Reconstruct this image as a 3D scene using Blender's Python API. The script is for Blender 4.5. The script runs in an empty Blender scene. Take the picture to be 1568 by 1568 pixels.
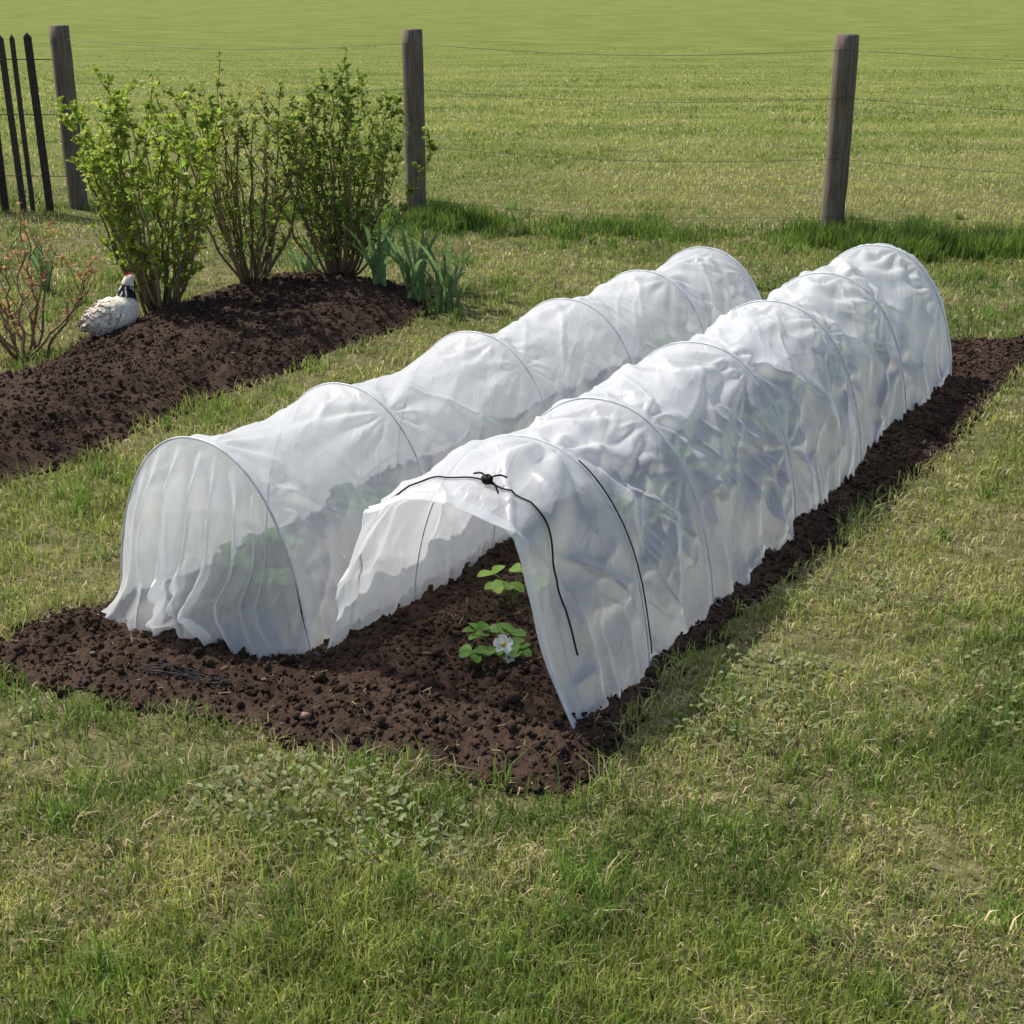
import bpy, math, random
import numpy as np
from mathutils import Vector
rng=np.random.default_rng(7); random.seed(7)
S=bpy.context.scene
S.view_settings.view_transform='Standard'
S.view_settings.look='None'; S.view_settings.exposure=0

# ---------------------------------------------------------------- helpers
_tabs={}
def vnoise(x,y,seed=0):
    if seed not in _tabs: _tabs[seed]=np.random.default_rng(1000+seed).random((256,256))
    T=_tabs[seed]
    xi=np.floor(x).astype(int); yi=np.floor(y).astype(int)
    fx=x-xi; fy=y-yi; fx=fx*fx*(3-2*fx); fy=fy*fy*(3-2*fy)
    a=T[xi&255,yi&255]; b=T[(xi+1)&255,yi&255]; c=T[xi&255,(yi+1)&255]; d=T[(xi+1)&255,(yi+1)&255]
    return (a*(1-fx)+b*fx)*(1-fy)+(c*(1-fx)+d*fx)*fy
def fbm(x,y,seed=0,o=4):
    r=0;a=1;t=0
    for i in range(o):
        r=r+a*vnoise(x*2**i+17*i,y*2**i+9*i,seed+i); t+=a; a*=.5
    return r/t
def sstep(a,b,x):
    t=np.clip((x-a)/(b-a),0,1); return t*t*(3-2*t)

def np_mesh(name,V,quads=None,tris=None,cols=None,mats=(),smooth=True,matidx=None,parent=None,loc=(0,0,0)):
    me=bpy.data.meshes.new(name)
    V=np.asarray(V,dtype=np.float32)
    idx=[];sizes=[]
    if quads is not None and len(quads): idx.append(np.asarray(quads).ravel()); sizes.append(np.full(len(quads),4))
    if tris is not None and len(tris): idx.append(np.asarray(tris).ravel()); sizes.append(np.full(len(tris),3))
    idx=np.concatenate(idx).astype(np.int32); sizes=np.concatenate(sizes)
    st=np.concatenate([[0],np.cumsum(sizes)[:-1]]).astype(np.int32)
    me.vertices.add(len(V)); me.vertices.foreach_set('co',V.ravel())
    me.loops.add(len(idx)); me.loops.foreach_set('vertex_index',idx)
    me.polygons.add(len(sizes)); me.polygons.foreach_set('loop_start',st)
    if matidx is not None: me.polygons.foreach_set('material_index',np.asarray(matidx,dtype=np.int32))
    me.polygons.foreach_set('use_smooth',np.full(len(sizes),smooth))
    me.update(calc_edges=True)
    if cols is not None:
        a=me.color_attributes.new('Col','FLOAT_COLOR','POINT')
        C=np.ones((len(V),4),dtype=np.float32); C[:,:3]=cols
        a.data.foreach_set('color',C.ravel())
    for m in mats: me.materials.append(m)
    ob=bpy.data.objects.new(name,me); S.collection.objects.link(ob)
    ob.location=loc
    if parent: ob.parent=parent
    return ob

class Geo:
    """accumulates small geometry with a material index and colour"""
    def __init__(s): s.v=[];s.q=[];s.t=[];s.qm=[];s.tm=[];s.c=[];s.n=0
    def add(s,V,q=(),t=(),m=0,c=(1,1,1)):
        V=np.asarray(V,float); s.v.append(V)
        for f in q: s.q.append([i+s.n for i in f]); s.qm.append(m)
        for f in t: s.t.append([i+s.n for i in f]); s.tm.append(m)
        s.c.append(np.broadcast_to(np.asarray(c,float),(len(V),3))); s.n+=len(V)
    def tube(s,P,R,k=6,m=0,c=(1,1,1)):
        P=np.asarray(P,float); n=len(P); R=np.broadcast_to(np.asarray(R,float),(n,))
        T=np.gradient(P,axis=0); T/=np.linalg.norm(T,axis=1,keepdims=True)+1e-9
        up=np.array([0,0,1.]) if abs(T[0,2])<.8 else np.array([1.,0,0])
        V=[]
        for i in range(n):
            a=np.cross(T[i],up); 
            if np.linalg.norm(a)<1e-3: a=np.cross(T[i],[0,1,0])
            a/=np.linalg.norm(a); b=np.cross(a,T[i]); up=b
            for j in range(k):
                w=2*math.pi*j/k; V.append(P[i]+R[i]*(math.cos(w)*a+math.sin(w)*b))
        q=[(i*k+j,i*k+(j+1)%k,(i+1)*k+(j+1)%k,(i+1)*k+j) for i in range(n-1) for j in range(k)]
        V.append(P[0]);V.append(P[-1]); e=len(V)
        t=[(e-2,(j+1)%k,j) for j in range(k)]+[(e-1,(n-1)*k+j,(n-1)*k+(j+1)%k) for j in range(k)]
        s.add(V,q,t,m,c)
    def leaf(s,p,d,nrm,L,W,m=0,c=(1,1,1),fold=.18):
        p=np.asarray(p,float); d=np.asarray(d,float); d=d/np.linalg.norm(d)
        sd=np.cross(d,nrm); sd/=np.linalg.norm(sd)+1e-9; n=np.cross(sd,d)
        V=[p,p+d*L*.3+sd*W*.45+n*fold*W,p+d*L*.72+sd*W*.42+n*fold*W,p+d*L-n*L*.12,p+d*L*.72-sd*W*.42+n*fold*W,p+d*L*.3-sd*W*.45+n*fold*W,p+d*L*.5]
        s.add(V,[(0,1,2,6)]+[(0,6,4,5)],[(6,2,3),(6,3,4)],m,c)
    def strip(s,P,W,side,m=0,c=(1,1,1)):
        P=np.asarray(P,float); n=len(P); W=np.broadcast_to(np.asarray(W,float),(n,))
        side=np.asarray(side,float); V=np.empty((2*n,3)); V[0::2]=P-side*W[:,None]/2; V[1::2]=P+side*W[:,None]/2
        s.add(V,[(2*i,2*i+1,2*i+3,2*i+2) for i in range(n-1)],(),m,c)
    def build(s,name,mats,smooth=True,parent=None,loc=(0,0,0)):
        return np_mesh(name,np.vstack(s.v),s.q,s.t,np.vstack(s.c),mats,smooth,s.qm+s.tm,parent,loc)

def mat(name):
    m=bpy.data.materials.new(name); m.use_nodes=True; nt=m.node_tree; nt.nodes.clear()
    out=nt.nodes.new('ShaderNodeOutputMaterial'); return m,nt,out
def N(nt,t,**k):
    n=nt.nodes.new(t)
    for a,b in k.items(): setattr(n,a,b)
    return n
def noise(nt,scale,detail=4,rough=.6,vec=None):
    n=nt.nodes.new('ShaderNodeTexNoise'); n.inputs['Scale'].default_value=scale; n.inputs['Detail'].default_value=detail; n.inputs['Roughness'].default_value=rough
    if vec is not None: nt.links.new(vec,n.inputs['Vector'])
    return n
def ramp(nt,fac,stops):
    r=nt.nodes.new('ShaderNodeValToRGB'); e=r.color_ramp.elements
    while len(e)<len(stops): e.new(.5)
    for el,(p,c) in zip(e,stops): el.position=p; el.color=(*c,1)
    nt.links.new(fac,r.inputs['Fac']); return r

def leaf_mat(name,trans=.35,rough=.5,spec=.25,varscale=30,tint=(1,1,1)):
    m,nt,out=mat(name); L=nt.links
    at=N(nt,'ShaderNodeVertexColor'); at.layer_name='Col'
    geo=N(nt,'ShaderNodeNewGeometry')
    nz=noise(nt,varscale,3,.6,geo.outputs['Position'])
    rp=ramp(nt,nz.outputs['Fac'],[(.3,(.72,.72,.72)),(.7,(1.25,1.25,1.2))])
    mx=N(nt,'ShaderNodeMix',data_type='RGBA',blend_type='MULTIPLY'); mx.inputs[0].default_value=1
    L.new(at.outputs['Color'],mx.inputs[6]); L.new(rp.outputs['Color'],mx.inputs[7])
    p=N(nt,'ShaderNodeBsdfPrincipled'); p.inputs['Roughness'].default_value=rough; p.inputs['Specular IOR Level'].default_value=spec
    L.new(mx.outputs[2],p.inputs['Base Color'])
    tr=N(nt,'ShaderNodeBsdfTranslucent'); L.new(mx.outputs[2],tr.inputs['Color'])
    ms=N(nt,'ShaderNodeMixShader'); ms.inputs[0].default_value=trans
    L.new(p.outputs[0],ms.inputs[1]); L.new(tr.outputs[0],ms.inputs[2]); L.new(ms.outputs[0],out.inputs['Surface'])
    return m
def vc_mat(name,rough=.8,spec=.2,bump=0,bscale=60):
    m,nt,out=mat(name); L=nt.links
    at=N(nt,'ShaderNodeVertexColor'); at.layer_name='Col'
    geo=N(nt,'ShaderNodeNewGeometry'); nz=noise(nt,bscale,5,.65,geo.outputs['Position'])
    rp=ramp(nt,nz.outputs['Fac'],[(.3,(.65,.65,.65)),(.7,(1.25,1.25,1.25))])
    mx=N(nt,'ShaderNodeMix',data_type='RGBA',blend_type='MULTIPLY'); mx.inputs[0].default_value=1
    L.new(at.outputs['Color'],mx.inputs[6]); L.new(rp.outputs['Color'],mx.inputs[7])
    p=N(nt,'ShaderNodeBsdfPrincipled'); p.inputs['Roughness'].default_value=rough; p.inputs['Specular IOR Level'].default_value=spec
    L.new(mx.outputs[2],p.inputs['Base Color'])
    if bump:
        b=N(nt,'ShaderNodeBump'); b.inputs['Strength'].default_value=bump; b.inputs['Distance'].default_value=.005
        L.new(nz.outputs['Fac'],b.inputs['Height']); L.new(b.outputs[0],p.inputs['Normal'])
    L.new(p.outputs[0],out.inputs['Surface']); return m

M_grass=leaf_mat('grass_blades',.45,.5,.3,6)
M_leaf=leaf_mat('leaves',.45,.5,.3,40)
M_bark=vc_mat('bark',.85,.15,.4,90)
M_cord=vc_mat('black_cord',.6,.3,.2,400)
M_hoop=vc_mat('pale_hoop',.4,.4,0,20)
M_petal=leaf_mat('petals',.3,.5,.2,50)
M_feather=vc_mat('feathers',.85,.1,0,60)

# film
def film_mat(name,rough=.24):
    m,nt,out=mat(name); L=nt.links
    geo=N(nt,'ShaderNodeNewGeometry')
    mp=N(nt,'ShaderNodeMapping'); mp.inputs['Rotation'].default_value=(0,0,math.radians(30)); mp.inputs['Scale'].default_value=(1,.5,.5)
    L.new(geo.outputs['Position'],mp.inputs['Vector'])
    n1=noise(nt,8,3,.5,mp.outputs[0]); n1.inputs['Distortion'].default_value=1.2
    n3=noise(nt,13,2,.5,mp.outputs[0]); n3.inputs['Distortion'].default_value=.6
    s1=N(nt,'ShaderNodeMath',operation='SUBTRACT'); s1.inputs[1].default_value=.5; L.new(n3.outputs['Fac'],s1.inputs[0])
    s2=N(nt,'ShaderNodeMath',operation='ABSOLUTE'); L.new(s1.outputs[0],s2.inputs[0])
    s3=N(nt,'ShaderNodeMapRange'); s3.interpolation_type='SMOOTHSTEP'; s3.inputs[1].default_value=0; s3.inputs[2].default_value=.06; s3.inputs[3].default_value=.07; s3.inputs[4].default_value=0; L.new(s2.outputs[0],s3.inputs[0])
    ad=N(nt,'ShaderNodeMath',operation='ADD'); L.new(n1.outputs['Fac'],ad.inputs[0]); L.new(s3.outputs[0],ad.inputs[1])
    b=N(nt,'ShaderNodeBump'); b.inputs['Strength'].default_value=.5; b.inputs['Distance'].default_value=.02
    L.new(ad.outputs[0],b.inputs['Height'])
    d=N(nt,'ShaderNodeBsdfDiffuse'); d.inputs['Color'].default_value=(.91,.92,.93,1)
    t=N(nt,'ShaderNodeBsdfTranslucent'); t.inputs['Color'].default_value=(.94,.95,.95,1)
    L.new(b.outputs[0],d.inputs['Normal']); L.new(b.outputs[0],t.inputs['Normal'])
    m1=N(nt,'ShaderNodeMixShader'); m1.inputs[0].default_value=.48; L.new(d.outputs[0],m1.inputs[1]); L.new(t.outputs[0],m1.inputs[2])
    tp=N(nt,'ShaderNodeBsdfTransparent'); tp.inputs['Color'].default_value=(.97,.97,.97,1)
    lw=N(nt,'ShaderNodeLayerWeight'); lw.inputs['Blend'].default_value=.35; L.new(b.outputs[0],lw.inputs['Normal'])
    lt=N(nt,'ShaderNodeMapRange'); lt.inputs[3].default_value=.52; lt.inputs[4].default_value=.16; L.new(lw.outputs['Facing'],lt.inputs[0])
    m2=N(nt,'ShaderNodeMixShader'); L.new(lt.outputs[0],m2.inputs[0]); L.new(m1.outputs[0],m2.inputs[1]); L.new(tp.outputs[0],m2.inputs[2])
    g=N(nt,'ShaderNodeBsdfGlossy'); g.inputs['Roughness'].default_value=rough; L.new(b.outputs[0],g.inputs['Normal']); g.inputs['Color'].default_value=(.95,.95,.95,1)
    pw=N(nt,'ShaderNodeMath',operation='POWER'); L.new(lw.outputs['Facing'],pw.inputs[0]); pw.inputs[1].default_value=3
    mr=N(nt,'ShaderNodeMapRange'); mr.inputs[3].default_value=.075; mr.inputs[4].default_value=.28; L.new(pw.outputs[0],mr.inputs[0])
    m3=N(nt,'ShaderNodeMixShader'); L.new(mr.outputs[0],m3.inputs[0]); L.new(m2.outputs[0],m3.inputs[1]); L.new(g.outputs[0],m3.inputs[2])
    L.new(m3.outputs[0],out.inputs['Surface']); return m
M_film=film_mat('polythene_film')

# soil
def soil_mat():
    m,nt,out=mat('soil'); L=nt.links
    geo=N(nt,'ShaderNodeNewGeometry')
    a=noise(nt,4,5,.6,geo.outputs['Position']); b=noise(nt,120,5,.7,geo.outputs['Position']); c=noise(nt,38,4,.6,geo.outputs['Position'])
    r=ramp(nt,a.outputs['Fac'],[(.3,(.040,.025,.0175)),(.7,(.088,.057,.041))])
    r2=ramp(nt,b.outputs['Fac'],[(.3,(.55,.55,.55)),(.62,(1.15,1.1,1.08)),(.75,(2.0,1.9,1.8))])
    mx=N(nt,'ShaderNodeMix',data_type='RGBA',blend_type='MULTIPLY'); mx.inputs[0].default_value=1
    L.new(r.outputs[0],mx.inputs[6]); L.new(r2.outputs[0],mx.inputs[7])
    p=N(nt,'ShaderNodeBsdfPrincipled'); p.inputs['Roughness'].default_value=.95; p.inputs['Specular IOR Level'].default_value=.12
    L.new(mx.outputs[2],p.inputs['Base Color'])
    ad=N(nt,'ShaderNodeMath',operation='ADD'); L.new(b.outputs['Fac'],ad.inputs[0]); L.new(c.outputs['Fac'],ad.inputs[1])
    bp=N(nt,'ShaderNodeBump'); bp.inputs['Strength'].default_value=.9; bp.inputs['Distance'].default_value=.006
    L.new(ad.outputs[0],bp.inputs['Height']); L.new(bp.outputs[0],p.inputs['Normal'])
    L.new(p.outputs[0],out.inputs['Surface']); return m
M_soil=soil_mat()

def ground_mat():
    m,nt,out=mat('ground_turf'); L=nt.links
    geo=N(nt,'ShaderNodeNewGeometry')
    f=noise(nt,14,6,.75,geo.outputs['Position']); h=noise(nt,70,4,.7,geo.outputs['Position'])
    near=ramp(nt,f.outputs['Fac'],[(.30,(.07,.07,.028)),(.5,(.16,.155,.062)),(.68,(.32,.27,.15))])
    mp=N(nt,'ShaderNodeMapping'); mp.inputs['Scale'].default_value=(.45,1.7,1); mp.inputs['Rotation'].default_value=(0,0,.25); L.new(geo.outputs['Position'],mp.inputs[0])
    s=noise(nt,1.3,10,.78,mp.outputs[0])
    far=ramp(nt,s.outputs['Fac'],[(.32,(.085,.13,.022)),(.48,(.175,.215,.05)),(.60,(.25,.27,.075)),(.70,(.32,.31,.12))])
    sx=N(nt,'ShaderNodeSeparateXYZ'); L.new(geo.outputs['Position'],sx.inputs[0])
    mr=N(nt,'ShaderNodeMapRange'); mr.inputs[1].default_value=9; mr.inputs[2].default_value=15; L.new(sx.outputs['Y'],mr.inputs[0])
    mx=N(nt,'ShaderNodeMix',data_type='RGBA'); L.new(mr.outputs[0],mx.inputs[0]); L.new(near.outputs[0],mx.inputs[6]); L.new(far.outputs[0],mx.inputs[7])
    p=N(nt,'ShaderNodeBsdfPrincipled'); p.inputs['Roughness'].default_value=1; p.inputs['Specular IOR Level'].default_value=.05
    L.new(mx.outputs[2],p.inputs['Base Color'])
    bp=N(nt,'ShaderNodeBump'); bp.inputs['Strength'].default_value=.8; bp.inputs['Distance'].default_value=.03
    L.new(h.outputs['Fac'],bp.inputs['Height']); L.new(bp.outputs[0],p.inputs['Normal'])
    L.new(p.outputs[0],out.inputs['Surface']); return m
M_ground=ground_mat()

# ---------------------------------------------------------------- ground
np_mesh('ground',[(-600,-100,0),(600,-100,0),(600,1500,0),(-600,1500,0)],[(0,1,2,3)],mats=[M_ground],smooth=False)

# ---------------------------------------------------------------- beds
BED1=np.array([(-1.62,3.02),(-1.23,3.04),(-1.089,2.967),(-.986,2.905),(-.796,2.86),(-.558,2.771),(-.502,2.70),(-.257,2.64),(-.06,2.549),(.114,2.493),
 (.193,2.575),(.235,2.693),(.31,2.9),(.447,3.162),(.751,3.6),(1.019,3.99),(1.3,4.4),(1.73,5.11),(2.22,5.95),(2.6,6.4),(2.32,6.3),(1.97,6.26),(1.3,6.3),(.56,6.15),
 (-.25,4.8),(-1.03,3.47),(-1.2,3.37),(-1.287,3.24),(-1.62,3.2)])
BED2=np.array([(-3.3,4.9),(-2.7,5.6),(-2.07,5.58),(-1.95,5.85),(-1.95,6.3),(-1.75,6.68),(-1.6,7.1),(-1.35,7.45),(-1.05,7.62),(-.66,7.42),(-.40,7.12),(-.413,6.86),(-.554,6.41),
 (-.761,6.11),(-.937,5.74),(-1.222,5.28),(-1.382,4.91),(-1.482,4.59),(-1.674,4.36),(-2.2,4.0),(-3.3,4.0)])
def sdist(P,poly):
    x,y=P[:,0],P[:,1]; n=len(poly); best=np.full(len(P),1e9); ins=np.zeros(len(P),bool)
    for i in range(n):
        a=poly[i];b=poly[(i+1)%n]; d=b-a; t=np.clip(((x-a[0])*d[0]+(y-a[1])*d[1])/(d@d),0,1)
        best=np.minimum(best,np.hypot(x-a[0]-t*d[0],y-a[1]-t*d[1]))
        c=((a[1]>y)!=(b[1]>y)); 
        with np.errstate(divide='ignore',invalid='ignore'):
            ins^=c&(x<(b[0]-a[0])*(y-a[1])/(b[1]-a[1]+1e-12)+a[0])
    return np.where(ins,best,-best)
bedgrids=[]
def ico():
    p=(1+5**.5)/2
    V=np.array([(-1,p,0),(1,p,0),(-1,-p,0),(1,-p,0),(0,-1,p),(0,1,p),(0,-1,-p),(0,1,-p),(p,0,-1),(p,0,1),(-p,0,-1),(-p,0,1)],float)/math.hypot(1,p)
    F=np.array([(0,11,5),(0,5,1),(0,1,7),(0,7,10),(0,10,11),(1,5,9),(5,11,4),(11,10,2),(10,7,6),(7,1,8),(3,9,4),(3,4,2),(3,2,6),(3,6,8),(3,8,9),(4,9,5),(2,4,11),(6,2,10),(8,6,7),(9,8,1)])
    return V,F
def make_bed(name,poly,res,mound,nst,ncr,seed):
    r=np.random.default_rng(seed)
    lo=poly.min(0)-.05; hi=poly.max(0)+.05
    xs=np.arange(lo[0],hi[0],res); ys=np.arange(lo[1],hi[1],res); nx,ny=len(xs),len(ys)
    X,Y=np.meshgrid(xs,ys,indexing='ij'); P=np.stack([X.ravel(),Y.ravel()],1)
    sd=sdist(P,poly).reshape(nx,ny)+(fbm(X*9,Y*9,seed)-.5)*.12
    e=sstep(-.01,.10,sd)
    H=.004+mound*sstep(0,.35,sd)+e*(.040*(fbm(X*3.5,Y*3.5,seed+3,3)-.3)+.028*(fbm(X*14,Y*14,seed+5,3)-.35)+.018*fbm(X*60,Y*60,seed+8,2))
    H=np.maximum(H,.004)
    C=np.zeros_like(H)
    for _ in range(nst):
        rad=min(.020,.0052*math.exp(r.normal(.15,.48))); cx=r.uniform(lo[0],hi[0]); cy=r.uniform(lo[1],hi[1]); k=int(rad/res*1.3)+1
        i=int((cx-lo[0])/res); j=int((cy-lo[1])/res); i0,i1=max(0,i-k),min(nx,i+k+1); j0,j1=max(0,j-k),min(ny,j+k+1)
        if i1<=i0 or j1<=j0: continue
        dx=(X[i0:i1,j0:j1]-cx)*r.uniform(.8,1.4); dy=(Y[i0:i1,j0:j1]-cy)*r.uniform(.8,1.4)
        d=np.sqrt(np.maximum(0,rad*rad-dx*dx-dy*dy))*.8
        C[i0:i1,j0:j1]=np.maximum(C[i0:i1,j0:j1],d)
    H=H+C*e
    bedgrids.append((lo,res,nx,ny,H,sd))
    idx=np.arange(nx*ny).reshape(nx,ny)
    q=np.stack([idx[:-1,:-1],idx[1:,:-1],idx[1:,1:],idx[:-1,1:]],-1).reshape(-1,4)
    keep=(sd[:-1,:-1]>-.0).ravel(); q=q[keep]
    V=np.stack([X.ravel(),Y.ravel(),H.ravel()],1)
    used=np.zeros(len(V),bool); used[q.ravel()]=True; remap=np.cumsum(used)-1; V=V[used]; q=remap[q]
    iv,iF=ico()
    cx=r.uniform(lo[0],hi[0],ncr*3); cy=r.uniform(lo[1],hi[1],ncr*3)
    ii=np.clip(((cx-lo[0])/res).astype(int),0,nx-1); jj=np.clip(((cy-lo[1])/res).astype(int),0,ny-1)
    ok=(sd[ii,jj]>-.04+.04*r.random(len(cx))); cx,cy,ii,jj=[a[ok][:ncr] for a in (cx,cy,ii,jj)]; n=len(cx)
    rad=np.minimum(.016,.0028*np.exp(r.normal(.1,.57,n)))
    W=iv[None]*(rad[:,None,None])*r.uniform(.45,1.4,(n,12,1))*r.uniform(.7,1.2,(n,1,3))
    W[:,:,0]+=cx[:,None]; W[:,:,1]+=cy[:,None]; W[:,:,2]+=(H[ii,jj]+rad*.45)[:,None]
    T=(iF[None]+(np.arange(n)*12)[:,None,None]+len(V)).reshape(-1,3)
    return np_mesh(name,np.vstack([V,W.reshape(-1,3)]),q,T,mats=[M_soil],smooth=True)
make_bed('soil_bed',BED1,.008,.012,19000,60000,11)
make_bed('soil_bed.001',BED2,.011,.085,13000,30000,23)
def soilz(x,y):
    for lo,res,nx,ny,H,sd in bedgrids:
        i=int((x-lo[0])/res); j=int((y-lo[1])/res)
        if 0<=i<nx and 0<=j<ny and sd[i,j]>0: return float(H[i,j])
    return 0.0

# straw bits and small stones on the soil
g=Geo()
for k in range(560):
    if k%3: x=random.uniform(-1.3,.3); y=random.uniform(2.5,3.4)
    else: x=random.uniform(-2.4,2.2); y=random.uniform(3.4,7)
    z=soilz(x,y)
    if z<=.0045: continue
    a=random.uniform(0,6.28); L=random.uniform(.008,.035)
    P=[(x+math.cos(a)*L*t,y+math.sin(a)*L*t,z+.006+.004*math.sin(3*t)) for t in (-.5,0,.5)]
    g.strip(P,.0015,(-math.sin(a),math.cos(a),.3),0,np.array((.38,.30,.17))*random.uniform(.5,1.1))
iv,iF=ico()
for k in range(60):
    x=random.uniform(-1.3,1.9); y=random.uniform(2.5,6); z=soilz(x,y)
    if z<=.0045: continue
    r=random.uniform(.004,.009); V=iv*r*rng.uniform(.7,1.2,(12,1))*np.array([1.2,.9,.6])+np.array([x,y,z+.004])
    g.add(V,(),iF.tolist(),0,np.array((.27,.18,.13))*random.uniform(.5,1.2))
V=iv*np.array([.020,.012,.009])*rng.uniform(.8,1.1,(12,1))+np.array([-.465,2.80,soilz(-.465,2.80)+.006]); g.add(V,(),iF.tolist(),0,(.36,.21,.15))
g.build('soil_debris',[M_bark])

# ---------------------------------------------------------------- grass
def grass():
    D0=16500.; th=.54; R0,R1=1.65,30.
    p=.2
    ntot=int(D0*3**1.8*2*th*(R1**p-R0**p)/p)
    r=(R0**p+rng.random(ntot)*(R1**p-R0**p))**(1/p); a=(rng.random(ntot)*2-1)*th
    x=r*np.sin(a); y=r*np.cos(a)
    # rough uncut strip under the fence, in uneven tussocks
    ft=rng.random(420); fcx=-4.6+11*ft; fcy=10.4-2.94*ft+rng.normal(0,.17,420)
    wgt=np.clip(fbm(fcx*1.3,fcx*0+3,33,3)*2.4-.45,0.12,1.5)+.9*np.exp(-((fcx-2.15)/.45)**2)+.5*np.exp(-((fcx+.5)/.3)**2)
    cnt=(wgt*62).astype(int); fi=np.repeat(np.arange(420),cnt); nf=len(fi)
    fx=fcx[fi]+rng.normal(0,.055,nf); fy=fcy[fi]+rng.normal(0,.045,nf); fh=np.clip(wgt[fi],.35,1.25)
    nc=520; cr=(R0**.6+rng.random(nc)*(10**.6-R0**.6))**(1/.6); ca=(rng.random(nc)*2-1)*th
    per=60; csz=np.repeat(rng.uniform(.012,.045,nc),per)
    cx=np.repeat(cr*np.sin(ca),per)+rng.normal(0,1,nc*per)*csz; cy=np.repeat(cr*np.cos(ca),per)+rng.normal(0,1,nc*per)*csz
    kind=np.concatenate([np.zeros(ntot),np.ones(nf),np.full(nc*per,2)]); fh=np.concatenate([np.ones(ntot),fh,np.repeat(rng.uniform(.6,1.3,nc),per)])
    x=np.concatenate([x,fx,cx]); y=np.concatenate([y,fy,cy]); P=np.stack([x,y],1)
    s1=sdist(P,BED1); s2=sdist(P,BED2); s=np.maximum(s1,s2)+(fbm(x*8,y*8,41)-.5)*.11+rng.normal(0,.014,len(x))
    keep=(s<0); x,y,kind,s,fh=x[keep],y[keep],kind[keep],s[keep],fh[keep]; n=len(x); r=np.hypot(x,y)
    dens=fbm(x*2.2,y*2.2,51,4); bald=fbm(x*6,y*6,61,3)
    keep=(kind>0)|((rng.random(n)<.25+1.5*sstep(.27,.60,bald))&(rng.random(n)<1.15-sstep(15,30,r))); x,y,kind,s,dens,bald,r,fh=[q[keep] for q in (x,y,kind,s,dens,bald,r,fh)]; n=len(x)
    beyond=(y-10.4)+(x+4.6)*.267
    L=(.014+.034*rng.random(n))*(.4+1.3*dens)*(1+.30*sstep(5,14,r))
    L=np.where(kind==1,(.05+.10*rng.random(n))*fh,L); L=np.where(kind==2,(.035+.05*rng.random(n))*fh,L)
    edge=sstep(-.09,0,s); L=L*(1+.7*edge*rng.random(n))
    L=np.where((beyond>.3)&(kind!=1),L*.75,L)*(1-.5*sstep(16,30,r))
    W=(.0022+.0020*rng.random(n))*np.maximum(1,(r/3.2))**.75
    lush=sstep(.42,.60,fbm(x*1.1+5,y*1.1,71,4)); pale=sstep(.42,.58,fbm(x*2.7,y*2.7,81,4))
    straw=(rng.random(n)<.14+.34*pale)&(kind!=1)
    lean=np.abs(rng.normal(.55,.38,n)); lean=np.where(straw,lean+.7,lean); lean=np.where(kind==1,.5*rng.random(n)+.1,lean)
    A=np.array([.205,.285,.052]);B=np.array([.41,.435,.12]);D=np.array([.095,.19,.033]);ST=np.array([.66,.56,.33])
    w=rng.random((n,1))
    C=A*(1-w)+B*w; C=C*(1-.65*lush[:,None])+D*.65*lush[:,None]
    C=C*(1-.45*pale[:,None])+B*1.15*.45*pale[:,None]
    stk=sstep(.35,.65,fbm(x*.45+y*.1,y*1.6,91,5))
    fld=(sstep(.1,2.0,beyond)*.9)[:,None]; C=C*(1-fld)+(np.array([.24,.31,.06])*(1-stk[:,None])+np.array([.56,.54,.18])*stk[:,None])*fld
    C=np.where((kind==1)[:,None],A*.60+D*.7*w,C)
    C=np.where((kind==2)[:,None],np.array([.13,.24,.04])+w*np.array([.16,.16,.04]),C)
    C=np.where(straw[:,None],ST*(.5+.6*rng.random((n,1))),C)
    C=C*(.7+.6*rng.random((n,1)))
    ph=rng.random(n)*6.283; ps=rng.random(n)*6.283
    sx,sy=np.cos(ph)*W/2,np.sin(ph)*W/2; lx,ly=np.cos(ps),np.sin(ps)
    up=1/np.sqrt(1+lean**2)
    V=np.zeros((n,5,3),dtype=np.float32)
    mx=x+lx*L*lean*.28*up; my=y+ly*L*lean*.28*up; mz=L*.6*up
    tx=x+lx*L*lean*up; ty=y+ly*L*lean*up; tz=L*up*np.where(straw,.75,.95)
    z0=-.002
    V[:,0]=np.stack([x-sx,y-sy,np.full(n,z0)],1); V[:,1]=np.stack([x+sx,y+sy,np.full(n,z0)],1)
    V[:,2]=np.stack([mx+sx*.85,my+sy*.85,mz],1); V[:,3]=np.stack([mx-sx*.85,my-sy*.85,mz],1)
    V[:,4]=np.stack([tx,ty,tz],1)
    b=(np.arange(n)*5)[:,None]
    np_mesh('grass',V.reshape(-1,3),b+np.array([0,1,2,3]),b+np.array([3,2,4]),np.repeat(C,5,0),[M_grass],True)
    print('blades',n)
grass()

# broad-leaved weeds in the lawn
g=Geo()
for (cx,cy,rr,nn) in [(-.42,2.47,.17,300),(.52,2.8,.13,140),(.62,3.02,.12,130),(1.05,2.95,.2,130),(-.2,2.33,.12,90),(.95,3.5,.12,60),(-1.2,2.75,.15,50)]:
    for k in range(nn):
        a=random.uniform(0,6.28); q=rr*math.sqrt(random.random()); x=cx+q*math.cos(a)*1.3; y=cy+q*math.sin(a)
        d=(math.cos(a+random.gauss(0,1)),math.sin(a+random.gauss(0,1)),random.uniform(.0,.5))
        g.leaf((x,y,random.uniform(.012,.034)),d,(0,0,1),random.uniform(.014,.026),random.uniform(.009,.015),0,np.array((.28,.32,.14))*random.uniform(.6,1.2))
g.build('lawn_weeds',[M_leaf])

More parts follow.
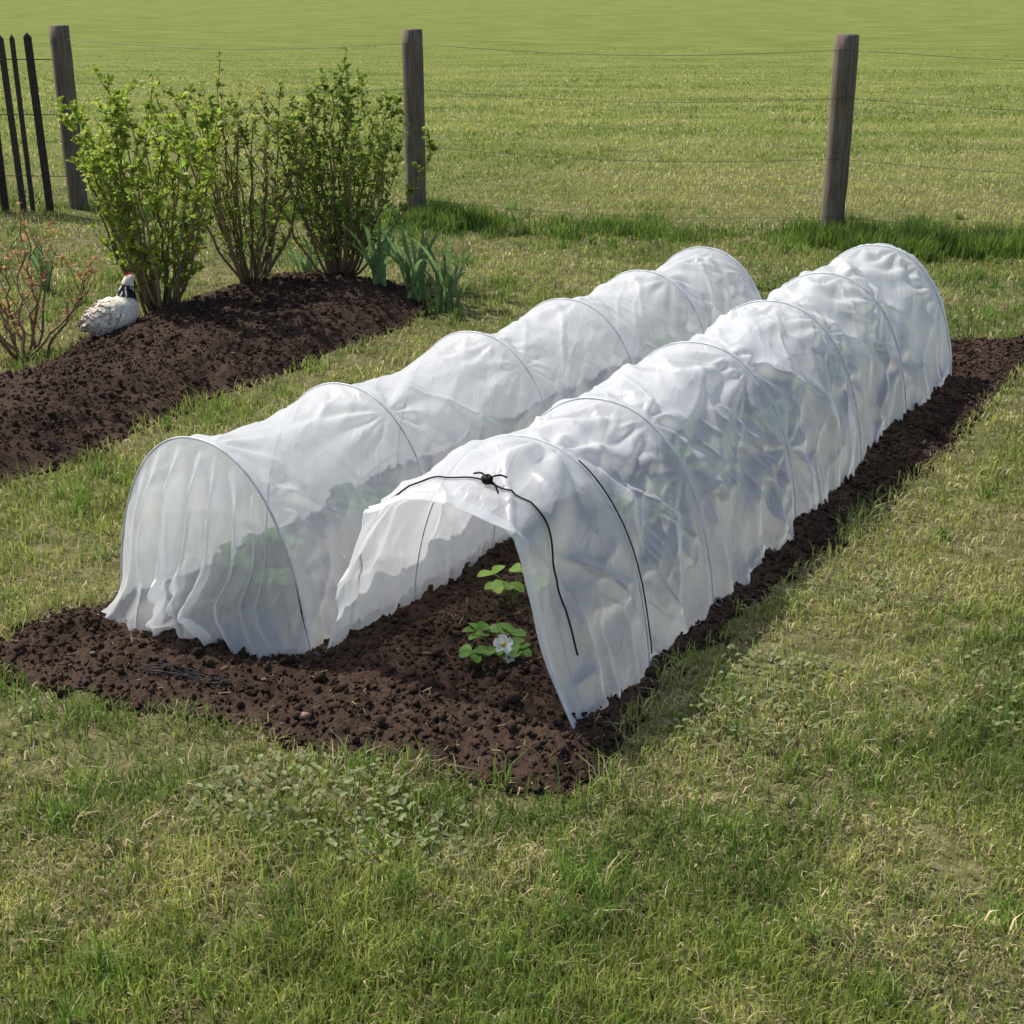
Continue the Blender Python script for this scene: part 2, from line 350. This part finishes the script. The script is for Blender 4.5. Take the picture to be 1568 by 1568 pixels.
# ---------------------------------------------------------------- tunnels
def resample(P,n):
    P=np.asarray(P,float); d=np.r_[0,np.cumsum(np.linalg.norm(np.diff(P,axis=0),axis=1))]
    t=np.linspace(0,d[-1],n); return np.stack([np.interp(t,d,P[:,k]) for k in range(P.shape[1])],1)
def smoothpts(P,it=2):
    P=np.asarray(P,float)
    for _ in range(it):
        Q=[P[0]]
        for a,b in zip(P[:-1],P[1:]): Q+= [a*.75+b*.25,a*.25+b*.75]
        Q.append(P[-1]); P=np.array(Q)
    return P
NA=220
def hoopsec(hw,H):
    ph=np.linspace(0,math.pi,400); c=np.cos(ph); s_=np.sin(ph)
    lat=-hw*np.sign(c)*np.abs(c)**.92; z=H*np.abs(s_)**.82
    lat=lat*(1+.13*(1-z/H)**1.3)
    return resample(np.stack([lat,z],1),NA)
def tunnel(name,org,d,stations,hw,H,smin,smax,amp,seed,front=None,closed_front=True):
    org=np.array(org,float); d=np.array(d,float); d/=np.linalg.norm(d); p=np.array([d[1],-d[0]])
    par=bpy.data.objects.new(name,None); S.collection.objects.link(par)
    sec=hoopsec(hw,H); secF=None
    if front is not None: secF=resample(smoothpts(front,3),NA)
    ns=int((smax-smin)/.0065)+1; s=np.linspace(smin,smax,ns)
    r=np.random.default_rng(seed)
    B=np.broadcast_to(sec,(ns,NA,2)).copy()
    if secF is not None:
        w=sstep(0,1,np.clip(-s/(-smin),0,1))[:,None,None]; B=B*(1-w)+secF[None]*w
    T=np.gradient(B,axis=1); T/=np.linalg.norm(T,axis=2,keepdims=True)+1e-9
    Nn=np.stack([-T[...,1],T[...,0]],-1)
    if Nn[0,NA//2,1]<0: Nn=-Nn
    q=np.linspace(-.72,.72,NA)[None]; Sg=s[:,None]*np.ones((1,NA)); Q=q*np.ones((ns,1))
    st=np.array(stations); dist=np.min(np.abs(Sg[...,None]-st),axis=-1)
    near=1-np.exp(-(dist/.055)**2)
    bay=np.zeros_like(Sg)
    for a,b in zip(st[:-1],st[1:]):
        m=(Sg>=a)&(Sg<=b); t=(Sg-a)/(b-a); bay=np.where(m,np.sin(np.pi*np.clip(t,0,1))**.8,bay)
    D=-bay*(.030*np.exp(-(Q/.35)**2)+.012)*(.7+.9*fbm(Sg*1.3,Q*0,seed+2,2))
    D+=amp*near*.050*(fbm(Sg*2.6,Q*2.6,seed+4,2)-.5)
    D+=amp*near*.016*(fbm(Sg*7,Q*4,seed+6,2)-.5)
    for si in st:
        for q0 in (-.36,-.12,.10,.24,.40):
            qq=q0+r.normal(0,.05); ds=Sg-si; dq=Q-qq; rr=np.hypot(ds,dq)+1e-4; an=np.arctan2(dq,np.abs(ds)+1e-4)
            an=an+.3*(fbm(Sg*3,Q*3,seed+9,2)-.5)
            D+=amp*near*r.uniform(.005,.012)*np.exp(-rr/.19)*np.cos(an*r.uniform(5,11)+r.uniform(0,6))*(rr/(rr+.04))*1.6
    for ang,fs,fq,am in [(.6,8,1.8,.018),(-.7,8,1.6,.018),(1.25,7,1.6,.010),(.9,14,3,.009),(-.4,13,2.5,.009)]:
        a_=Sg*math.cos(ang)+Q*math.sin(ang); b_=-Sg*math.sin(ang)+Q*math.cos(ang)
        nz=vnoise(a_*fs+vnoise(Sg*3,Q*3,seed+30)*1.0,b_*fq,seed+abs(int(fs*ang*3))+20); rd=1-np.abs(2*nz-1); mask=sstep(.42,.70,vnoise(Sg*2.3+ang*7,Q*2.3,seed+50))
        D+=amp*near*am*(rd**5)*mask
    low=sstep(.22,.72,np.abs(Q)); sgn=np.where(Q>0,31.7,0)
    D+=amp*low*.045*(fbm(Sg*5+sgn,Q*.8,seed+60,2)-.5)*(.2+.8*near)
    D+=amp*low*.017*near*(1-np.abs(2*vnoise(Sg*15+sgn,Q*1.2,seed+66)-1))**4
    B=B+Nn*D[...,None]
    s2=Sg+.006*amp*low*(fbm(Sg*6,Q*3,seed+70,2)-.5)
    lift=.022*np.maximum(0,fbm(s*2.6,s*0,seed+80,2)-.42)
    hemoff=.010
    zz=np.maximum(B[...,1],0)+hemoff+lift[:,None]
    G=np.empty((ns,NA,3)); lat=B[...,0]
    G[...,0]=org[0]+s2*d[0]+lat*p[0]; G[...,1]=org[1]+s2*d[1]+lat*p[1]; G[...,2]=zz
    idx=np.arange(ns*NA).reshape(ns,NA)
    quads=[np.stack([idx[:-1,:-1],idx[:-1,1:],idx[1:,1:],idx[1:,:-1]],-1).reshape(-1,4)]
    verts=[G.reshape(-1,3)]; off=ns*NA
    def curtain(row,dirn,sd,shape):
        nonlocal off
        nv=110; a=np.linspace(-1,1,NA)[None]; v=np.linspace(0,1,nv)[:,None]
        Pl=B[row,:,0][None]; Pz=zz[row][None]; Ps=s2[row][None]
        ab=np.abs(a)
        hemlat=a*hw*1.13*(1+shape*(.10*(a<0)*ab**3+.10*(a>0)*ab**3)); hemz=hemoff-.004+.006*np.abs(np.sin(a*7+sd))
        Z=Pz*(1-v)+hemz*v
        vv=sstep(0,1,v)*.3+v*.7
        La=Pl*(1-vv)+hemlat*vv
        fall=1-ab**4
        out=(.035*np.sin(np.clip(v*1.1,0,1)*math.pi/2)+.025*v**2)*fall
        out=out+shape*(.11*v**2*(a<0)*ab**1.5+.02*v**2*(a>0)*ab**2)*(ab>0)
        pl=0
        for c,wd,am,dr in [(-.66,.10,.040,-.10),(-.42,.07,.075,-.10),(-.16,.045,.090,-.04),(.04,.040,.075,.0),(.22,.045,.085,.04),(.44,.06,.065,.07),(.62,.05,.045,.09),(.80,.05,.035,.07)]:
            cc=c*(.45+.55*v)+dr*v+.03*np.sin(v*5+c*9)*v; wv=wd*(.35+.9*v)
            x_=(a-cc)/wv; pl=pl+am*np.exp(-np.abs(x_)**1.6)*(sstep(0,.25,v)*(.45+.65*v))*(1-.5*v**3)
        fine=.020*(fbm(a*16+sd+1.2*v,v*2,seed+90,2)-.5)*2*v**.5*(1-.5*v)
        Ss=Ps*np.ones_like(v)+dirn*(out+fall*(pl*(1. if shape else .5)+fine))
        La=La+fall*v*.018*np.sin(a*11+2+sd+v*3)
        if shape:
            c0=.0; lc=.14
            k=np.exp(-((Z-lc)/.075)**2)*np.exp(-((La-c0)/.17)**2)
            La=La-(La-c0)*.62*k
            cr=np.exp(-((Z-.125)/.065)**2)*np.exp(-((La-c0)/.075)**2)
            Ss=Ss+dirn*(.02*k+cr*.13*(fbm(La*26,Z*24,seed+95,2)-.1)); Z=Z+cr*.07*(fbm(La*26+5,Z*22,seed+97,2)-.5)
        g3=np.stack([org[0]+Ss*d[0]+La*p[0],org[1]+Ss*d[1]+La*p[1],np.maximum(Z,.006)],-1)
        ix=np.arange(nv*NA).reshape(nv,NA)+off
        verts.append(g3.reshape(-1,3)); quads.append(np.stack([ix[:-1,:-1],ix[1:,:-1],ix[1:,1:],ix[:-1,1:]],-1).reshape(-1,4)); off+=nv*NA
    if closed_front: curtain(0,-1,1.7,True)
    curtain(ns-1,1,4.1,False)
    if not closed_front:
        k=6; ix=np.arange(k*NA).reshape(k,NA)+off
        G2=G[:k].copy(); G2[...,0]+=Nn[:k,:,0]*p[0]*.002; G2[...,1]+=Nn[:k,:,0]*p[1]*.002; G2[...,2]+=Nn[:k,:,1]*.002
        verts.append(G2.reshape(-1,3)); quads.append(np.stack([ix[:-1,:-1],ix[:-1,1:],ix[1:,1:],ix[1:,:-1]],-1).reshape(-1,4)); off+=k*NA
    np_mesh('film_cover',np.vstack(verts),np.vstack(quads),mats=[M_film],smooth=True,parent=par)
    def rowpts(sv,offs):
        i=int(round((sv-smin)/(smax-smin)*(ns-1))); i=max(0,min(ns-1,i))
        R=G[i].copy(); R[:,0]+=Nn[i,:,0]*p[0]*offs; R[:,1]+=Nn[i,:,0]*p[1]*offs; R[:,2]+=Nn[i,:,1]*offs; return R
    gg=Geo()
    for sv in stations:
        R=rowpts(sv,.0010)[::3]; R=np.vstack([[R[0,0],R[0,1],-.02],R,[R[-1,0],R[-1,1],-.02]])
        gg.tube(R,.0028,8,0,(.66,.67,.69))
        for e,sg in ((R[1],-1),(R[-2],1)):
            c=np.array([e[0],e[1],.035]); aa=np.linspace(0,5.4,10)
            gg.tube([c+np.array([p[0]*sg*.014+p[0]*.010*math.cos(w),p[1]*sg*.014+p[1]*.010*math.cos(w),.010*math.sin(w)]) for w in aa],.0012,5,0,(.35,.35,.35))
    gg.build('hoops',[M_hoop],parent=par)
    return par,rowpts,p,d

dR=(.500,.866)
frontsec=[(-.310,0),(-.280,.15),(-.254,.303),(-.19,.41),(-.11,.468),(0,.488),(.10,.480),(.168,.45),(.192,.40),(.2,.32),(.262,.124),(.325,0)]
parR,rowR,pR,dRR=tunnel('polythene_cloche_tunnel',(.025,3.202),dR,[0.02,.42,1.06,1.70,2.26,2.90],.300,.525,-.35,2.93,1.15,301,front=frontsec,closed_front=False)
parL,rowL,pL,dLL=tunnel('polythene_cloche_tunnel.001',(-.759,3.252),(.53,.848),[0.0,.57,1.22,1.80,2.37,2.90],.285,.515,0,2.92,.6,402,closed_front=True)

# black cord with knot
g=Geo()
R=rowR(-.24,.005); R2=R[(R[:,2]>.14)|(np.arange(len(R))<NA//2)]
g.tube(R2[::2],.0023,6,0,(.006,.006,.007))
R=rowR(.035,.006); k0=int(NA*.60); R3=R[k0:]; g.tube(R3[R3[:,2]>.05][::2],.0018,6,0,(.01,.01,.012))
kp=rowR(-.24,.010)[int(NA*.53)]
for k in range(5):
    aa=np.linspace(0,6.283,14); ax=rng.normal(size=3); ax/=np.linalg.norm(ax); b=np.cross(ax,[0,0,1]); b/=np.linalg.norm(b)+1e-9; c=np.cross(ax,b)
    g.tube([kp+.011*(math.cos(w)*b+.8*math.sin(w)*c) for w in aa],.0040,6,0,(.006,.006,.007))
for e in [(-.030,.01,.010),(.045,.005,.002),(.026,-.03,-.026)]:
    e=np.array(e); mid=kp+e*.5+np.array([.004,0,.010]); g.tube(smoothpts([kp,mid,kp+e],2),.0022,6,0,(.006,.006,.007))
cord=g.build('tie_cord',[M_cord]); cord.parent=parR
# loose twine on soil
g=Geo()
for k in range(7):
    x0,y0=-.86+rng.normal(0,.04),3.0+rng.normal(0,.02)
    P=[(x0+.05*i,y0-.012*i+rng.normal(0,.008),soilz(x0+.05*i,y0-.012*i)+.010) for i in range(5)]
    g.tube(smoothpts(P,2),.0014,5,0,(.012,.012,.02))
g.build('loose_twine',[M_cord])

# ---------------------------------------------------------------- strawberry plants
def leaflet(g,c,d,n,L,W,col):
    d=np.array(d,float);d/=np.linalg.norm(d); sd=np.cross(d,n); sd/=np.linalg.norm(sd); n2=np.cross(sd,d)
    prof=[(0,.05),(.12,.30),(.17,.26),(.3,.46),(.36,.41),(.5,.54),(.56,.47),(.68,.50),(.73,.41),(.84,.38),(.88,.27),(.96,.20),(1,.04)]
    V=[];
    for t,w in prof: V.append(c+d*L*t+n2*L*(.10*t-.22*t*t))
    k=len(prof)
    for sg in (1,-1):
        for t,w in prof: V.append(c+d*L*t+sg*sd*W*w+n2*(L*(.10*t-.22*t*t)+W*w*.28))
    q=[];
    for i in range(k-1): q+=[(i,i+1,k+i+1,k+i),(i+1,i,2*k+i,2*k+i+1)]
    g.add(V,q,(),0,col)
def strawberry(name,x,y,nl,size,hgt,flower=False,seed=0,leafcol=(.12,.24,.035)):
    R=random.Random(seed); g=Geo(); z=soilz(x,y); base=np.array([x,y,z])
    for i in range(nl):
        a=6.283*i/nl+R.uniform(-.5,.5); rr=R.uniform(.5,1.1)*size; tip=base+np.array([math.cos(a)*rr,math.sin(a)*rr,hgt*R.uniform(.6,1.1)])
        g.tube(smoothpts([base,base*.5+tip*.5+np.array([0,0,hgt*.25]),tip],2),.0018,5,0,(.16,.22,.06))
        dd=np.array([math.cos(a),math.sin(a),-.05]); col=np.array(leafcol)*R.uniform(.75,1.25)
        for da in (-1.25,0,1.25):
            ca,sa=math.cos(da),math.sin(da); d2=np.array([dd[0]*ca-dd[1]*sa,dd[0]*sa+dd[1]*ca,R.uniform(-.25,.35)])
            leaflet(g,tip,d2,np.array([R.uniform(-.4,.4),R.uniform(-.6,.1),1.]),size*R.uniform(.55,.7),size*.5,col)
    if flower:
        c=base+np.array([.024,-.040,.052]); g.tube([base,base*.5+c*.5+np.array([0,0,.02]),c],.0015,5,0,(.2,.25,.08))
        n=np.array([.1,-.85,.55]); n/=np.linalg.norm(n); b=np.cross(n,[0,0,1]); b/=np.linalg.norm(b); c2=np.cross(b,n)
        for k in range(5):
            w=6.283*k/5+.3; dd=math.cos(w)*b+math.sin(w)*c2; sd=np.cross(n,dd); f=1.2
            V=[c+dd*.003,c+f*(dd*.009+sd*.009+n*.003),c+f*(dd*.018+sd*.0075+n*.004),c+f*(dd*.0205+n*.003),c+f*(dd*.018-sd*.0075+n*.004),c+f*(dd*.009-sd*.009+n*.003),c+dd*.011+n*.001]
            g.add(V,[(0,1,2,6),(0,6,4,5)],[(6,2,3),(6,3,4)],1,(.88,.88,.83))
        g.add(iv*.0062+c+n*.003,(),iF.tolist(),1,(.65,.48,.06))
        c=c+np.array([.014,.0,-.034])
        for k in range(5):
            w=6.283*k/5; dd=math.cos(w)*b+math.sin(w)*c2; sd=np.cross(n,dd)
            V=[c+dd*.002,c+dd*.009+sd*.007+n*.006,c+dd*.016+n*.006,c+dd*.009-sd*.007+n*.006]
            g.add(V,[(0,1,2,3)],(),1,(.82,.82,.72))
    return g.build(name,[M_leaf,M_petal])
strawberry('strawberry_plant',-.045,3.05,9,.062,.045,True,3,(.11,.22,.035))
strawberry('strawberry_plant.001',.0,3.35,5,.070,.10,False,9,(.26,.40,.08))
k=2
for org,d,ss in [((.025,3.202),np.array([.5,.866]),[.75,1.25,1.75,2.3,2.7]),((-.759,3.252),np.array([.53,.848]),[.2,.75,1.4,2.0,2.6])]:
    for s_ in ss:
        strawberry('strawberry_plant.%03d'%k,org[0]+d[0]*s_+random.uniform(-.06,.06),org[1]+d[1]*s_,10,.085,.12,False,20+k,(.12,.22,.04)); k+=1

# ---------------------------------------------------------------- currant bushes
def bush(name,x,y,h,spread,nst,seed,lc,nl,leafp,lsz):
    R=np.random.default_rng(seed); g=Geo(); z=soilz(x,y)-.02
    def leafcluster(p,n,sz):
        for _ in range(n):
            d=R.normal(size=3); d[2]=abs(d[2])*.7+.1; col=np.array(lc)*R.uniform(.55,1.35)*np.array([R.uniform(.85,1.25),1,1])
            g.leaf(p+R.normal(0,.006,3),d,R.normal(0,.6,3)+np.array([0,0,1]),sz*R.uniform(.6,1.25),sz*R.uniform(.55,.95),1,col)
    for i in range(nst):
        a=6.283*i/nst+R.uniform(-.4,.4); out=spread*R.uniform(.15,1)**.8; hh=h*R.uniform(.72,1.06)*(1-.18*out/spread)
        b=np.array([x+math.cos(a)*.05*R.random(),y+math.sin(a)*.05*R.random(),z]); n=12
        P=[]; wob=R.normal(0,.012,(n,2)).cumsum(0)
        for k in range(n):
            t=k/(n-1); o=out*(t**.75)
            P.append(b+np.array([math.cos(a)*o+wob[k,0],math.sin(a)*o+wob[k,1],hh*t]))
        P=np.array(P); g.tube(P,np.linspace(.0085,.0022,n)*R.uniform(.75,1.15),6,0,np.array((.24,.175,.10))*R.uniform(.6,1.3))
        for k in range(2,n):
            t=k/(n-1)
            if R.random()<.75:
                d=R.normal(size=3); d[2]=abs(d[2])+.6; d/=np.linalg.norm(d); L=R.uniform(.06,.22)*(1-.3*t)
                Q=np.array([P[k]+d*L*j/4+np.array([0,0,.03*(j/4)**2])+R.normal(0,.003,3) for j in range(5)])
                g.tube(Q,np.linspace(.003,.0012,5),4,0,(.20,.155,.085))
                for j in range(1,5):
                    if R.random()<leafp*(.3+.9*t): leafcluster(Q[j],nl,lsz)
            if R.random()<leafp*(.15+.9*t): leafcluster(P[k],nl,lsz)
        leafcluster(P[-1],nl+2,lsz)
    return g.build(name,[M_bark,M_leaf],smooth=True)
bush('currant_bush',-1.665,6.67,1.08,.34,28,5,(.38,.50,.075),6,.80,.032)
bush('currant_bush.001',-1.31,7.08,1.0,.32,24,6,(.33,.39,.08),5,.65,.025)
bush('currant_bush.002',-.90,7.40,1.02,.40,36,8,(.27,.37,.065),6,.80,.028)
bush('rose_bush',-2.10,5.98,.62,.32,12,12,(.50,.27,.12),3,.40,.020)

# daffodil clumps
def daff(name,x,y,n,h,seed):
    R=np.random.default_rng(seed); g=Geo(); z=soilz(x,y)-.01
    for i in range(n):
        a=R.uniform(0,6.283); L=h*R.uniform(.6,1.1); bend=R.uniform(.15,.6) if R.random()<.6 else R.uniform(.9,1.6)
        P=[];p=np.array([x+R.normal(0,.022),y+R.normal(0,.02),z]); th=R.uniform(.05,.42); m=9
        for k in range(m):
            P.append(p.copy()); th+=bend*(k/m)**1.5*.55; st=L/m; p=p+st*np.array([math.cos(a)*math.sin(th),math.sin(a)*math.sin(th),math.cos(th)])
        a2=R.uniform(-.6,.6); g.strip(P,np.array([.014,.018,.021,.021,.020,.018,.015,.010,.003]),(math.cos(a2),math.sin(a2),0),0,np.array((.20,.31,.12))*R.uniform(.5,1.35))
    return g.build(name,[M_leaf])
daff('daffodil_plant',-.68,7.03,15,.42,1); daff('daffodil_plant.001',-.48,6.97,18,.52,2); daff('daffodil_plant.002',-.31,6.84,18,.48,3)
daff('daffodil_plant.003',-2.42,7.3,16,.38,4); daff('daffodil_plant.004',-1.13,7.75,10,.25,5)

# ---------------------------------------------------------------- fence
m,nt,out=mat('weathered_post'); L=nt.links
geo=N(nt,'ShaderNodeNewGeometry'); mp=N(nt,'ShaderNodeMapping'); mp.inputs['Scale'].default_value=(30,30,2.5); L.new(geo.outputs['Position'],mp.inputs[0])
nz=noise(nt,2,6,.7,mp.outputs[0]); rp=ramp(nt,nz.outputs['Fac'],[(.3,(.075,.055,.038)),(.5,(.17,.13,.092)),(.72,(.27,.23,.175))])
pb=N(nt,'ShaderNodeBsdfPrincipled'); pb.inputs['Roughness'].default_value=.9; L.new(rp.outputs[0],pb.inputs['Base Color'])
bp=N(nt,'ShaderNodeBump'); bp.inputs['Strength'].default_value=.6; bp.inputs['Distance'].default_value=.01; L.new(nz.outputs['Fac'],bp.inputs['Height']); L.new(bp.outputs[0],pb.inputs['Normal']); L.new(pb.outputs[0],out.inputs['Surface'])
M_post=m
def post(name,x,y,r,h,seed):
    R=np.random.default_rng(seed); g=Geo(); n=14;k=18
    P=[(x+R.normal(0,.001),y,-.05+(h+.05)*i/(n-1)) for i in range(n)]
    V=[]
    for i in range(n):
        for j in range(k):
            w=6.283*j/k; rr=r*(1+.05*math.sin(3*w+seed)+.03*math.sin(9*w+i*.2)) * (.97 if i==n-1 else 1); V.append((P[i][0]+rr*math.cos(w),P[i][1]+rr*math.sin(w),P[i][2]))
    q=[(i*k+j,i*k+(j+1)%k,(i+1)*k+(j+1)%k,(i+1)*k+j) for i in range(n-1) for j in range(k)]
    V.append((x,y,h+.006)); t=[(n*k,(n-1)*k+j,(n-1)*k+(j+1)%k) for j in range(k)]
    g.add(V,q,t,0,(1,1,1)); return g.build(name,[M_post])
posts=[(-3.01,9.97),(-.63,9.4),(1.95,8.72),(4.6,8.0)]
for i,(x,y) in enumerate(posts): post('wooden_fence_post'+('.%03d'%i if i else ''),x,y,.066 if i!=2 else .07,1.2,i)
g=Geo()
for (a,b) in zip(posts[:-1],posts[1:]):
    for zz_ in (.16,.5,.85,1.12):
        P=[(a[0]+(b[0]-a[0])*t,a[1]-.075+(b[1]-a[1])*t,zz_-.05*math.sin(math.pi*t)) for t in np.linspace(0,1,14)]
        g.tube(P,.0014,5,0,(.10,.09,.08))
g.build('wire_fence',[M_hoop])
g=Geo()
x=-3.14
while x>-5.2:
    y=9.75-(x+3.01)*.12+random.uniform(-.02,.02); w=.042*random.uniform(.6,1.2); hh=1.15*random.uniform(.95,1.05); tl=random.uniform(-.02,.02); c=np.array((.07,.056,.048))*random.uniform(.7,1.4)
    V=[(x-w/2,y-.011,-.02),(x+w/2,y-.011,-.02),(x+w/2,y+.011,-.02),(x-w/2,y+.011,-.02),(x-w/2+tl,y-.011,hh),(x+w/2+tl,y-.011,hh),(x+w/2+tl,y+.011,hh),(x-w/2+tl,y+.011,hh),(x+tl,y,hh+.03)]
    g.add(V,[(0,1,5,4),(1,2,6,5),(2,3,7,6),(3,0,4,7)],[(4,5,8),(5,6,8),(6,7,8),(7,4,8)],0,c)
    x-=.095*random.uniform(.7,1.4)
for zz_ in (.25,.65,1.0): g.tube([(-3.0,9.73,zz_),(-4.1,9.86,zz_-.01),(-5.2,9.99,zz_)],.003,5,0,(.06,.055,.05))
g.build('picket_fence',[M_bark],smooth=False)

# ---------------------------------------------------------------- hen (crouched, facing right)
def hen(x,y,z0,sc,yaw):
    R=np.random.default_rng(3)
    sec=[(-.175,.080,.010,.012),(-.155,.078,.034,.034),(-.12,.080,.062,.060),(-.07,.090,.085,.082),(-.01,.108,.094,.094),(.030,.135,.078,.084),(.050,.165,.056,.060),(.056,.195,.041,.043),(.060,.228,.032,.033),(.068,.256,.027,.029),(.078,.271,.023,.024),(.093,.275,.014,.016),(.102,.274,.006,.007)]
    A=resample(smoothpts(np.array(sec),2),60); n=len(A); k=32; g=Geo(); V=[];C=[]
    T=np.gradient(A[:,:2],axis=0); T/=np.linalg.norm(T,axis=1,keepdims=True)
    for i in range(n):
        nx,nz_=-T[i,1],T[i,0]
        for j in range(k):
            w=6.283*j/k; bump=1+.02*math.sin(i*1.9+ (j%2)*3.1)
            V.append((A[i,0]+nx*A[i,3]*math.sin(w)*bump,A[i,2]*math.cos(w)*bump,max(.002,A[i,1]+nz_*A[i,3]*math.sin(w)*bump)))
            c=np.array((.78,.70,.58))*R.uniform(.9,1.05); z=A[i,1]
            if .185<z<.245: c=np.array((.03,.028,.028))
            C.append(c)
    q=[(i*k+j,i*k+(j+1)%k,(i+1)*k+(j+1)%k,(i+1)*k+j) for i in range(n-1) for j in range(k)]
    g.add(V,q,(),0,np.array(C))
    for i in range(700):
        u=R.uniform(.05,.84); ii=int(u*n); w=R.uniform(-.9,4.0); r0=A[ii]; nx,nz_=-T[ii,1],T[ii,0]
        pt=np.array([r0[0]+nx*r0[3]*math.sin(w)*1.01,r0[2]*math.cos(w)*1.01,r0[1]+nz_*r0[3]*math.sin(w)*1.01])
        if pt[2]<.02: continue
        nr=np.array([nx*math.sin(w),math.cos(w),nz_*math.sin(w)]); d=-np.array([T[ii,0],0,T[ii,1]])+nr*.24+R.normal(0,.12,3)
        blk=.18<r0[1]<.245
        c=np.array((.025,.024,.026)) if (blk and R.random()<.75) else np.array((.92,.84,.70))*R.uniform(.72,1.05)
        g.leaf(pt,d,nr,.044 if not blk else .034,.022 if not blk else .010,0,c,fold=-.1)
    for i in range(16):
        a=-.45+.9*i/15; d=np.array([-.9,a*.8,.05+R.uniform(-.15,.2)]); g.leaf((-.14,a*.06,.085),d,(0,.3,1),.085,.022,0,np.array((.90,.76,.62))*R.uniform(.7,1.05))
    for i in range(26):
        sgn=1 if i%2 else -1; g.leaf((-.0-.004*i,sgn*.090*(1-.012*i),.130-.0018*i),(-1,sgn*.05,-.25),(0,sgn,.15),.08,.018,0,np.array((.82,.70,.55))*R.uniform(.55,1.05))
    for i in range(5): g.add([(.056+.008*i,-.002,.288),(.064+.008*i,-.002,.288),(.059+.008*i,0,.301+.004*math.sin(i*.8)),(.056+.008*i,.002,.288),(.064+.008*i,.002,.288)],(),[(0,1,2),(4,3,2),(0,2,3),(1,4,2)],0,(.45,.03,.02))
    for sgn in (1,-1):
        g.add(iv*np.array([.005,.003,.008])+np.array([.086,sgn*.007,.256]),(),iF.tolist(),0,(.42,.03,.02))
        g.add(iv*.0032+np.array([.081,sgn*.0205,.276]),(),iF.tolist(),0,(.02,.01,.005))
    g.tube([(.096,0,.274),(.108,0,.272),(.118,0,.268)],[.007,.005,.001],6,0,(.35,.26,.12))
    for sgn in (1,-1):
        g.tube([(.0,sgn*.035,.04),(.02,sgn*.035,.012)],.006,6,0,(.5,.38,.2))
        for da in (-.5,0,.5): g.tube([(.02,sgn*.035,.012),(.02+.045*math.cos(da),sgn*.035+.045*math.sin(da),.004)],[.004,.002],5,0,(.5,.38,.2))
    ob=g.build('hen',[M_feather]); ob.location=(x,y,z0); ob.rotation_euler=(0,0,yaw); ob.scale=(sc,)*3
hen(-1.74,6.18,max(0,soilz(-1.74,6.18)-.03),.90,.75)

# ---------------------------------------------------------------- light, sky, camera
sun_vec=Vector((-.58,.42,1.0)).normalized()
el=math.asin(sun_vec.z); az=math.atan2(sun_vec.x,sun_vec.y)
ld=bpy.data.lights.new('sun','SUN'); ld.energy=5.0; ld.angle=math.radians(.6); ld.color=(1,.96,.885)
lo=bpy.data.objects.new('sun',ld); S.collection.objects.link(lo); lo.rotation_euler=sun_vec.to_track_quat('Z','Y').to_euler(); lo.location=(-5,5,8)
w=bpy.data.worlds.new('World'); S.world=w; w.use_nodes=True; nt=w.node_tree
sk=nt.nodes.new('ShaderNodeTexSky'); sk.sky_type='NISHITA'; sk.sun_disc=False; sk.sun_elevation=el; sk.sun_rotation=az; sk.dust_density=2.2; sk.air_density=.9
nt.links.new(sk.outputs[0],nt.nodes['Background'].inputs[0]); nt.nodes['Background'].inputs[1].default_value=.15
cd=bpy.data.cameras.new('camera'); cam=bpy.data.objects.new('camera',cd); S.collection.objects.link(cam)
cam.location=(0,0,1.6); cam.rotation_euler=(math.radians(90-21.18),0,0); cd.lens=50; cd.sensor_width=36; cd.clip_end=3000; cd.clip_start=.05
S.camera=cam
